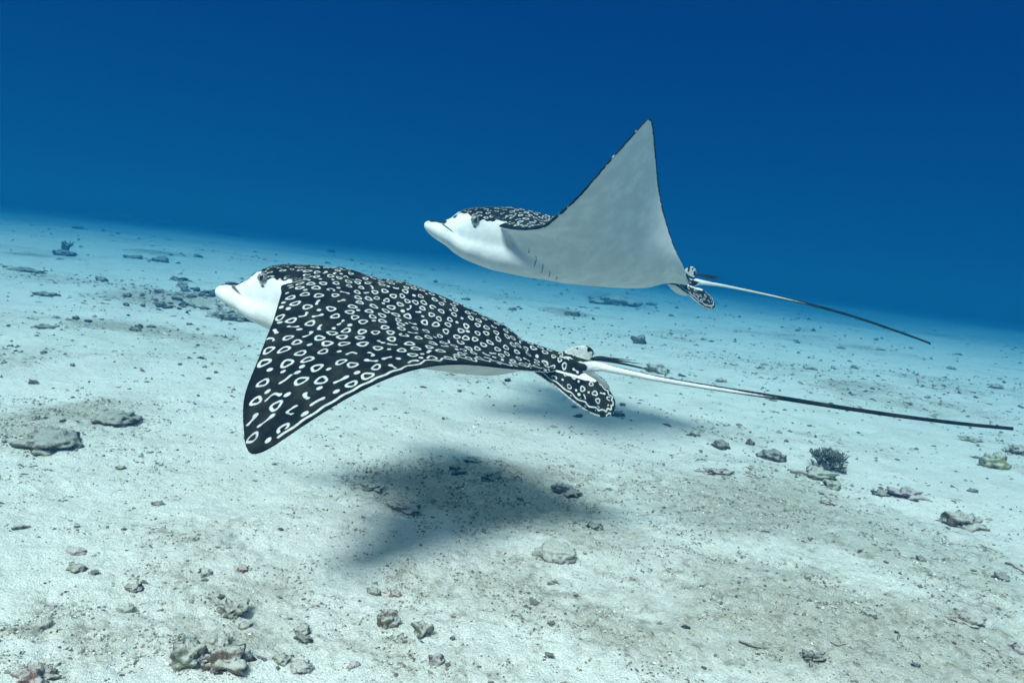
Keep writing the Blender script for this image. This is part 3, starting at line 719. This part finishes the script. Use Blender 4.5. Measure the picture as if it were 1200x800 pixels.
# --- foreground
stone('coral_rock', 'round pitted brown stone alone on the pale sand', 'rock', 453, 735, 28, 24, M_BRN, 1., rough=.25, pits=.7, sink=.25, freq=1.8, sub=4)
stone('stone', 'dark grey pebble next to a small reddish one', 'stone', 437, 697, 20, 10, M_ALG, .8)
stone('stone', 'small reddish brown pebble next to a dark grey one', 'stone', 463, 699, 14, 9, M_RED, .9, rough=.4)
stone('coral_rock', 'grey crumbly lump of rubble between the brown stone and the purple pebble', 'rock', 494, 745, 22, 17, M_ALG, .9, rough=.6, pits=.6)
stone('purple_pebble', 'purple pebble with a pale top on white sand', 'stone', 511, 778, 21, 15, M_PUR, .9, rough=.25)
stone('stone', 'tiny jet black chip standing on grey turf', 'stone', 530, 749, 6, 7, M_DRK, 1)
stone('flat_stone', 'wide flat olive stone lying at the edge of the big shadow', 'stone', 652, 655, 54, 24, M_PAL, .9, rough=.22, sink=.42, flat_=.35, sub=4)
stone('coral_rock', 'olive rounded head of the largest foreground rubble heap', 'rock', 214, 783, 40, 32, M_ALG, .9, rough=.35, pits=.5, sink=.3, sub=4)
stone('coral_rock', 'purple and brown jagged middle of the largest foreground rubble heap', 'rock', 262, 784, 54, 26, M_BRN, .7, rough=.6, pits=.7, sink=.35, sub=4, freq=1.7)
stone('coral_rock', 'smooth grey stone resting behind the jagged rubble heap', 'rock', 250, 757, 32, 20, M_PAL, .9, rough=.3, sink=.35)
stone('purple_rock', 'dark purple strip of crust between the two halves of the rubble heap', 'rock', 236, 772, 26, 14, M_PUR, .6, rough=.6)
stone('coral_rock', 'grey spongy rubble lump behind the largest heap', 'rock', 270, 724, 34, 18, M_ALG, .8, rough=.6, pits=.7, sink=.4, freq=1.8)
stone('stone', 'dark pebble at the foot of the grey spongy lump', 'stone', 286, 736, 16, 9, M_ALG)
stone('stone', 'pale rounded pebble alone on smooth sand above the rubble heap', 'stone', 145, 717, 20, 12, M_PAL, rough=.2)
stone('stone', 'grey half buried stone on smooth sand at the far end of the red rock', 'stone', 45, 736, 24, 14, M_PAL, rough=.25, sink=.4)
stone('coral_rock', 'grey rough pebble stacked against a thin dark one', 'rock', 353, 742, 20, 11, M_ALG, rough=.45)
stone('stone', 'thin dark pebble stacked against the grey rough one', 'stone', 354, 752, 24, 8, M_DRK, .6)
stone('stone', 'greenish pebble of a pair beyond the rubble heap', 'stone', 328, 776, 22, 10, M_ALG, rough=.3)
stone('stone', 'pale grey flat pebble beside the greenish one', 'stone', 351, 787, 26, 13, M_PAL, rough=.3)
stone('pink_shell', 'small pinkish shell fragment on clean sand', 'shell', 414, 781, 13, 7, M_PNK, rough=.2)
stone('red_rock', 'rock overgrown with red algae at the edge of the sand', 'rock', 36, 800, 50, 24, M_RED, .8, rough=.5, sink=.35, freq=1.8)
stone('pink_shell', 'flat lilac shell lying on white sand', 'shell', 87, 648, 26, 8, M_PNK, .6, rough=.2, sink=.4)
stone('coral_rock', 'knobbly olive pebble just below the lilac shell', 'rock', 88, 670, 24, 9, M_ALG, .7, rough=.45)
stone('coral_rock', 'dark knobbly stone amid beige grit', 'rock', 155, 692, 20, 8, M_BRN, .8, rough=.5)
twig('twig', 'short grey stick with a thick end on bare white sand', 'twig', 24, 620, [(-10, 1), (-4, 0), (4, -1), (12, -2)], 2.6, M_ALG)
stone('stone', 'small dark stone alone on bare sand at the shadowless side', 'stone', 184, 592, 16, 5, M_DRK, .8)
stone('stone', 'grey pebble near the dark pebble on bare sand', 'stone', 140, 550, 12, 5, M_ALG, .8)
stone('stone', 'reddish brown pebble inside beige grit by the shadow edge', 'stone', 283, 670, 15, 8, M_RED, .9)
stone('stone', 'tan pebble beside the reddish brown one', 'stone', 240, 674, 16, 9, M_PAL, .9)
stone('coral_rock', 'low grey algae covered mound of rock on the bright sand', 'rock', 46, 524, 78, 22, M_MND, 1.2, rough=.22, pits=.3, sink=.52, sub=4, freq=2.6)
stone('coral_rock', 'smaller grey algae covered mound behind the larger one', 'rock', 124, 497, 56, 15, M_MND, 1.1, rough=.22, pits=.3, sink=.52, sub=4, freq=2.6)
# --- inside the shadow
for x, y, w, h, l, mt_ in ((535, 556, 20, 10, 'dark stone inside the big shadow beside a squarer one', M_DRK), (576, 563, 22, 12, 'squarish dark stone in the middle of the big shadow', M_DRK), (474, 603, 40, 13, 'wide fuzzy dark lump inside the big shadow', M_ALG),
                        (663, 580, 34, 13, 'dark lumpy rock near the pointed end of the big shadow', M_DRK), (697, 619, 20, 8, 'dark chip at the lower rim of the big shadow', M_DRK), (437, 574, 30, 8, 'low olive lump at the pale side of the big shadow', M_ALG), (553, 541, 18, 6, 'thin flat stone at the upper rim of the big shadow', M_BRN)):
    stone('stone', l, 'stone', x, y, w, h, mt_, .8, rough=.45)
# --- middle distance
stone('coral_rock', 'grey rock showing under the tail spines', 'rock', 770, 437, 30, 13, M_ALG, .8, rough=.4)
stone('coral_rock', 'upright grey coral stump beyond the tail fins', 'rock', 750, 403, 19, 15, M_DRK, .8, rough=.4)
stone('coral_rock', 'rounded grey rock below the white belly', 'rock', 671, 370, 20, 10, M_ALG, .8)
stone('coral_rock', 'long low grey reef patch under the white belly', 'rock', 722, 360, 62, 13, M_ALG, .9, rough=.30, sink=.46, sub=4, freq=2.6)
stone('coral_rock', 'small grey rock at the far end of the reef patch', 'rock', 764, 358, 14, 7, M_ALG)
for x, y, w, h, l in ((951, 433, 18, 6, 'flat grey stone between the two tails'), (1002, 432, 9, 6, 'tiny grey stone next to the flat grey stone between the tails'), (1170, 455, 18, 7, 'grey stone on the far sand beyond the tip of the long tail'), (1116, 433, 12, 5, 'small far stone on sand past the thin tail'), (893, 432, 8, 5, 'tiny stone on far sand under the thin tail'), (1033, 410, 12, 5, 'small grey stone just under the end of the thin tail'),
                        (905, 470, 14, 5, 'brownish stone on the sand just above the long tail'), (846, 447, 16, 5, 'low brown stone behind the long tail near its white part')):
    stone('stone', l, 'stone', x, y, w, h, M_ALG, .8)
# --- left-hand side
stone('coral_rock', 'pale knobbly coral boulder over the dark hollow behind the snout', 'rock', 272, 368, 46, 26, M_PAL, .8, rough=.4, pits=.6, sink=.12, sub=4)
stone('coral_rock', 'dark rock standing in for the shade of the hollow under the pale boulder', 'rock', 276, 376, 44, 14, M_DRK, .6, rough=.3)  # added dark stone in place of the shaded gap under the boulder
stone('coral_rock', 'grey broken coral block leaning against the pale boulder', 'rock', 306, 378, 34, 22, M_ALG, .8, rough=.5, pits=.5)
stone('coral_rock', 'low pale coral block at the end of the rubble bank', 'rock', 248, 372, 20, 12, M_PAL, .8, rough=.4)
bush_coral('branching_coral', 'lone upright dark branching coral on the far sand', 76, 298, 21, M_CRL, seed=3, levels=3, n0=5, rad=.075, spread=.5)
stone('stone', 'low rock around the foot of the lone upright coral', 'rock', 72, 299, 26, 8, M_DRK, .8)
for x, y, w, h, l in ((186, 307, 24, 11, 'dark rounded rock on the far sand past the lone coral'), (153, 303, 24, 7, 'flatter dark rock next to the dark rounded rock'), (25, 318, 36, 6, 'long flat grey rock near the lone coral'), (117, 329, 16, 7, 'small dark rock between the lone coral and the rubble bank'), (231, 301, 13, 6, 'small grey rock on far sand beyond the rubble bank'),
                        (208, 329, 26, 6, 'greenish low rock just beyond the rubble bank'), (148, 348, 12, 6, 'isolated small rock in front of the rubble bank'), (49, 347, 28, 6, 'low brown patch rock on the pale far sand'), (157, 388, 14, 5, 'small dark stone on bright sand in front of the rubble bank'), (50, 384, 28, 4, 'thin flat stone on bright sand'),
                        (144, 261, 36, 14, 'big faint rock on the farthest sand'), (110, 256, 30, 12, 'faint rock next to the big faint one on the farthest sand'), (192, 266, 22, 12, 'faint rounded rock standing at the far haze'), (90, 268, 14, 6, 'faint small rock in front of the farthest rocks'), (265, 275, 26, 7, 'faint low rock at the haze past the ray heads'), (388, 296, 9, 8, 'small bluish coral stump beyond the dark back'), (482, 281, 30, 9, 'faint reef lump at the haze under the far snout')):
    stone('far_rock', l, 'rock', x, y, w, h, M_ALG if y < 290 else M_DRK, .8, rough=.5, sink=.42)

# --- loose rubble: one piece is one object; pieces of a kind share meshes
KINDS = [('coral_fragment', 'pale bleached coral fragment', 'coral', 'loose pale coral fragments', M_PAL, .60, .5),
         ('pebble', 'loose grey pebble', 'stone', 'loose grey pebbles', M_ALG, .55, .55),
         ('dark_pebble', 'loose dark pebble', 'stone', 'loose dark pebbles', M_DRK, .6, .5),
         ('brown_fragment', 'brown dead coral fragment', 'coral', 'loose brown fragments', M_BRN, .7, .45)]
VAR = {k[0]: [rock_mesh(k[0], (1, .75, k[6]), 300 + i * 10 + j, 3, k[5], 1.9, .6) for j in range(5)] for i, k in enumerate(KINDS)}
for k in KINDS:
    for me_ in VAR[k[0]]: me_.materials.append(k[4])
ANCH = [(o_.location.x, o_.location.y, ph) for key, ph in (('bushy dark branching', 'the bushy branching coral'), ('broad dark dome', 'the broad dome shaped stone'), ('dark purple crusted rock', 'the purple crusted rock on the hump'), ('brown mottled knobbly', 'the brown mottled knobbly rock'),
    ('yellowish green', 'the yellowish green rock'), ('small sharp black', 'the sharp black stone on turf'), ('small dark S shaped', 'the S shaped twig'), ('long crooked dark', 'the long crooked twig'), ('black tufted clump', 'the black tufted algae clump'), ('broad smear of red', 'the broad red algae smear'),
    ('round pitted brown', 'the round pitted brown stone'), ('purple pebble with a pale', 'the purple pebble'), ('wide flat olive', 'the wide flat olive stone'), ('purple and brown jagged', 'the jagged rubble heap'), ('pale rounded pebble alone', 'the pale rounded pebble'), ('rock overgrown with red', 'the red algae rock'),
    ('flat lilac shell', 'the lilac shell'), ('short grey stick', 'the short grey stick'), ('low grey algae covered mound', 'the larger algae covered mound'), ('squarish dark stone', 'the squarish stone in the shadow'), ('wide fuzzy dark lump', 'the fuzzy lump in the shadow'), ('dark lumpy rock near', 'the lumpy rock at the pointed shadow end'),
    ('grey rock showing under', 'the grey rock under the tail spines'), ('long low grey reef', 'the low reef patch under the belly'), ('flat grey stone between', 'the flat stone between the tails'), ('grey stone on the far sand', 'the far stone past the long tail'), ('pale knobbly coral boulder', 'the pale boulder behind the snout'), ('lone upright dark', 'the lone upright coral'),
    ('dark rounded rock on the far', 'the dark rounded far rock'), ('small dark stone on bright', 'the small dark stone on bright sand'), ('dark rounded stone with', 'the dark pale sided stone'), ('dark brown clump', 'the brown dead algae clump')) for o_ in col.objects if o_.get('label', '').startswith(key)]
def near_what(x, y):
    d = [((x - a) ** 2 + (y - b) ** 2, ph) for a, b, ph in ANCH]; return 'on the sand near ' + min(d)[1]
def scatter(n, gen, wts, smin, smax):
    cnt = 0
    for _ in range(n * 60):
        if cnt >= n: break
        x, y = gen()
        t = float(T(np.array([x]), np.array([y]))[0])
        if random.random() > .12 + t: continue
        k = random.choices(KINDS, wts)[0]; s_ = smin * (smax / smin) ** (random.random() ** 1.6)
        o = bpy.data.objects.new(k[0], random.choice(VAR[k[0]])); col.objects.link(o)
        o.scale = (s_, s_ * random.uniform(.7, 1.1), s_ * random.uniform(.7, 1.1))
        o.rotation_euler = (random.uniform(-.3, .3), random.uniform(-.3, .3), random.uniform(0, 6.28))
        o.location = (x, y, float(H(x, y)) + s_ * .10)
        tag(o, k[1] + ' ' + near_what(x, y), k[2], k[3]); cnt += 1
def near_gen():
    r = .95 * (3.4 / .95) ** random.random(); a = math.radians(random.uniform(-42, 42)); return r * math.sin(a), r * math.cos(a)
def mid_gen():
    r = 3.2 * (9 / 3.2) ** random.random(); a = math.radians(random.uniform(-38, 38)); return r * math.sin(a), r * math.cos(a)
scatter(210, near_gen, (3, 5, 1.5, 1.8), .0035, .0105)
scatter(150, mid_gen, (1, 4, 3, 1), .010, .030)
scatter(32, lambda: (lambda r, a: (r * math.sin(a), r * math.cos(a)))(8 * 2.4 ** random.random(), math.radians(random.uniform(-36, 36))), (0, 4, 2, 0), .025, .065)
for i in range(60):             # the rubble bank behind the snout
    px = random.gauss(232, 36); py = 347 - (px - 232) * .10 + random.gauss(0, 7)
    p, w = px2m(px, py, random.uniform(5, 13)); k = random.choices(KINDS, (1, 3, 3, 1))[0]
    o = bpy.data.objects.new(k[0], random.choice(VAR[k[0]])); col.objects.link(o); o.scale = (w / 2, w / 2 * random.uniform(.6, 1.1), w / 2 * random.uniform(.7, 1.2)); o.rotation_euler = (random.uniform(-.5, .5), random.uniform(-.5, .5), random.uniform(0, 6.28))
    o.location = (p[0], p[1], p[2] + w * .12); tag(o, {'coral_fragment': 'pale', 'pebble': 'grey', 'dark_pebble': 'dark', 'brown_fragment': 'brown'}[k[0]] + ' piece of broken coral in the rubble bank behind the snout', 'coral', 'rubble bank pieces')

# --- grit: sand-coarse crumbs nobody could count
def grit(n, r0, r1, smin, smax, seed):
    r = np.random.default_rng(seed)
    rad = r0 * (r1 / r0) ** r.random(n * 4); a = np.radians(r.uniform(-48, 48, n * 4)); x = rad * np.sin(a); y = rad * np.cos(a)
    t = T(x, y); cl = .5 + .5 * fbm(x * 16, y * 16, 3, 91)
    keep = r.random(n * 4) < (.10 + .9 * t) * (.12 + 1.3 * sstep(.45, .75, cl))
    x, y, t, rad = x[keep][:n], y[keep][:n], t[keep][:n], rad[keep][:n]; n = len(x)
    s_ = smin * (smax / smin) ** (r.random(n) ** 2.2) * np.maximum(1, rad / 1.6) ** .8
    base = np.array([(1, 0, 0), (-1, 0, 0), (0, 1, 0), (0, -1, 0), (0, 0, .8), (0, 0, -.6)])
    Vv = base[None] * (.55 + .9 * r.random((n, 6, 1))) * s_[:, None, None] + r.normal(0, .18, (n, 6, 3)) * s_[:, None, None]
    an = r.uniform(0, 6.28, n); c_, sn = np.cos(an)[:, None], np.sin(an)[:, None]
    st = (1 + .8 * r.random(n))[:, None]
    X_, Y_ = Vv[..., 0] * st, Vv[..., 1]
    Vv = np.stack([X_ * c_ - Y_ * sn + x[:, None], X_ * sn + Y_ * c_ + y[:, None], Vv[..., 2] + (H(x, y) + s_ * .22)[:, None]], -1)
    f = np.array([(0, 2, 4), (2, 1, 4), (1, 3, 4), (3, 0, 4), (2, 0, 5), (1, 2, 5), (3, 1, 5), (0, 3, 5)])
    return Vv.reshape(-1, 3), (f[None] + 6 * np.arange(n)[:, None, None]).reshape(-1, 3), np.repeat(r.random(n), 6)
G = [grit(95000, .85, 3.2, .0008, .0034, 1), grit(20000, 3.0, 9.0, .0013, .0050, 2), grit(2600, 8.0, 24.0, .0022, .007, 3)]
off = 0; Vs, Fs, Ts = [], [], []
for v, f, t in G: Vs.append(v); Fs.append(f + off); Ts.append(t); off += len(v)
me = make_mesh('coral_grit', np.vstack(Vs), np.vstack(Fs), False); attr(me, 'tone', np.concatenate(Ts))
m = NT('coral_grit'); tn = m.at('tone')
c = m.mix(m.mr(tn, .0, .55), (.09, .085, .065), (.30, .28, .22)); c = m.mix(m.mr(tn, .55, .95), c, (.52, .49, .43)); c = m.mix(m.mr(tn, .975, .98), c, (.78, .76, .72)); c = m.mix(m.mr(tn, .992, .994), c, (.26, .12, .11))
tag(obj('coral_grit', me, m.done(c, .95, .05)), 'fine crumbs of broken coral and shell strewn over the sand', 'grit', kind='stuff')

# ------------------------------------------------------------------ haze: the sea water itself
V = [(x, y, z) for z in (-1.3, 1.42) for x, y in ((-64, -64), (64, -64), (64, 64), (-64, 64))]
hz = make_mesh('haze', V, np.array([(0, 3, 2, 1), (4, 5, 6, 7), (0, 1, 5, 4), (1, 2, 6, 5), (2, 3, 7, 6), (3, 0, 4, 7)]), False)
mt = bpy.data.materials.new('sea_water'); mt.use_nodes = True; t_ = mt.node_tree; t_.nodes.clear()
vo = t_.nodes.new('ShaderNodeOutputMaterial'); vp = t_.nodes.new('ShaderNodeVolumePrincipled'); t_.links.new(vp.outputs[0], vo.inputs['Volume'])
def water(density, ext, alb):
    """per-channel extinction (1/m) and scattering albedo -> principled volume colours"""
    c_ = [e_ * a / density for e_, a in zip(ext, alb)]
    ab = [(1 - min(1, (e_ * (1 - a) / density) / (1 - x))) ** 2 for e_, a, x in zip(ext, alb, c_)]
    vp.inputs['Density'].default_value = density
    vp.inputs['Color'].default_value = (*c_, 1); vp.inputs['Absorption Color'].default_value = (*ab, 1)
    vp.inputs['Anisotropy'].default_value = 0.0
water(.22, (.160, .100, .088), (.003, .106, .272))
mt.cycles.homogeneous_volume = True
tag(obj('haze', hz, mt), kind='stuff')
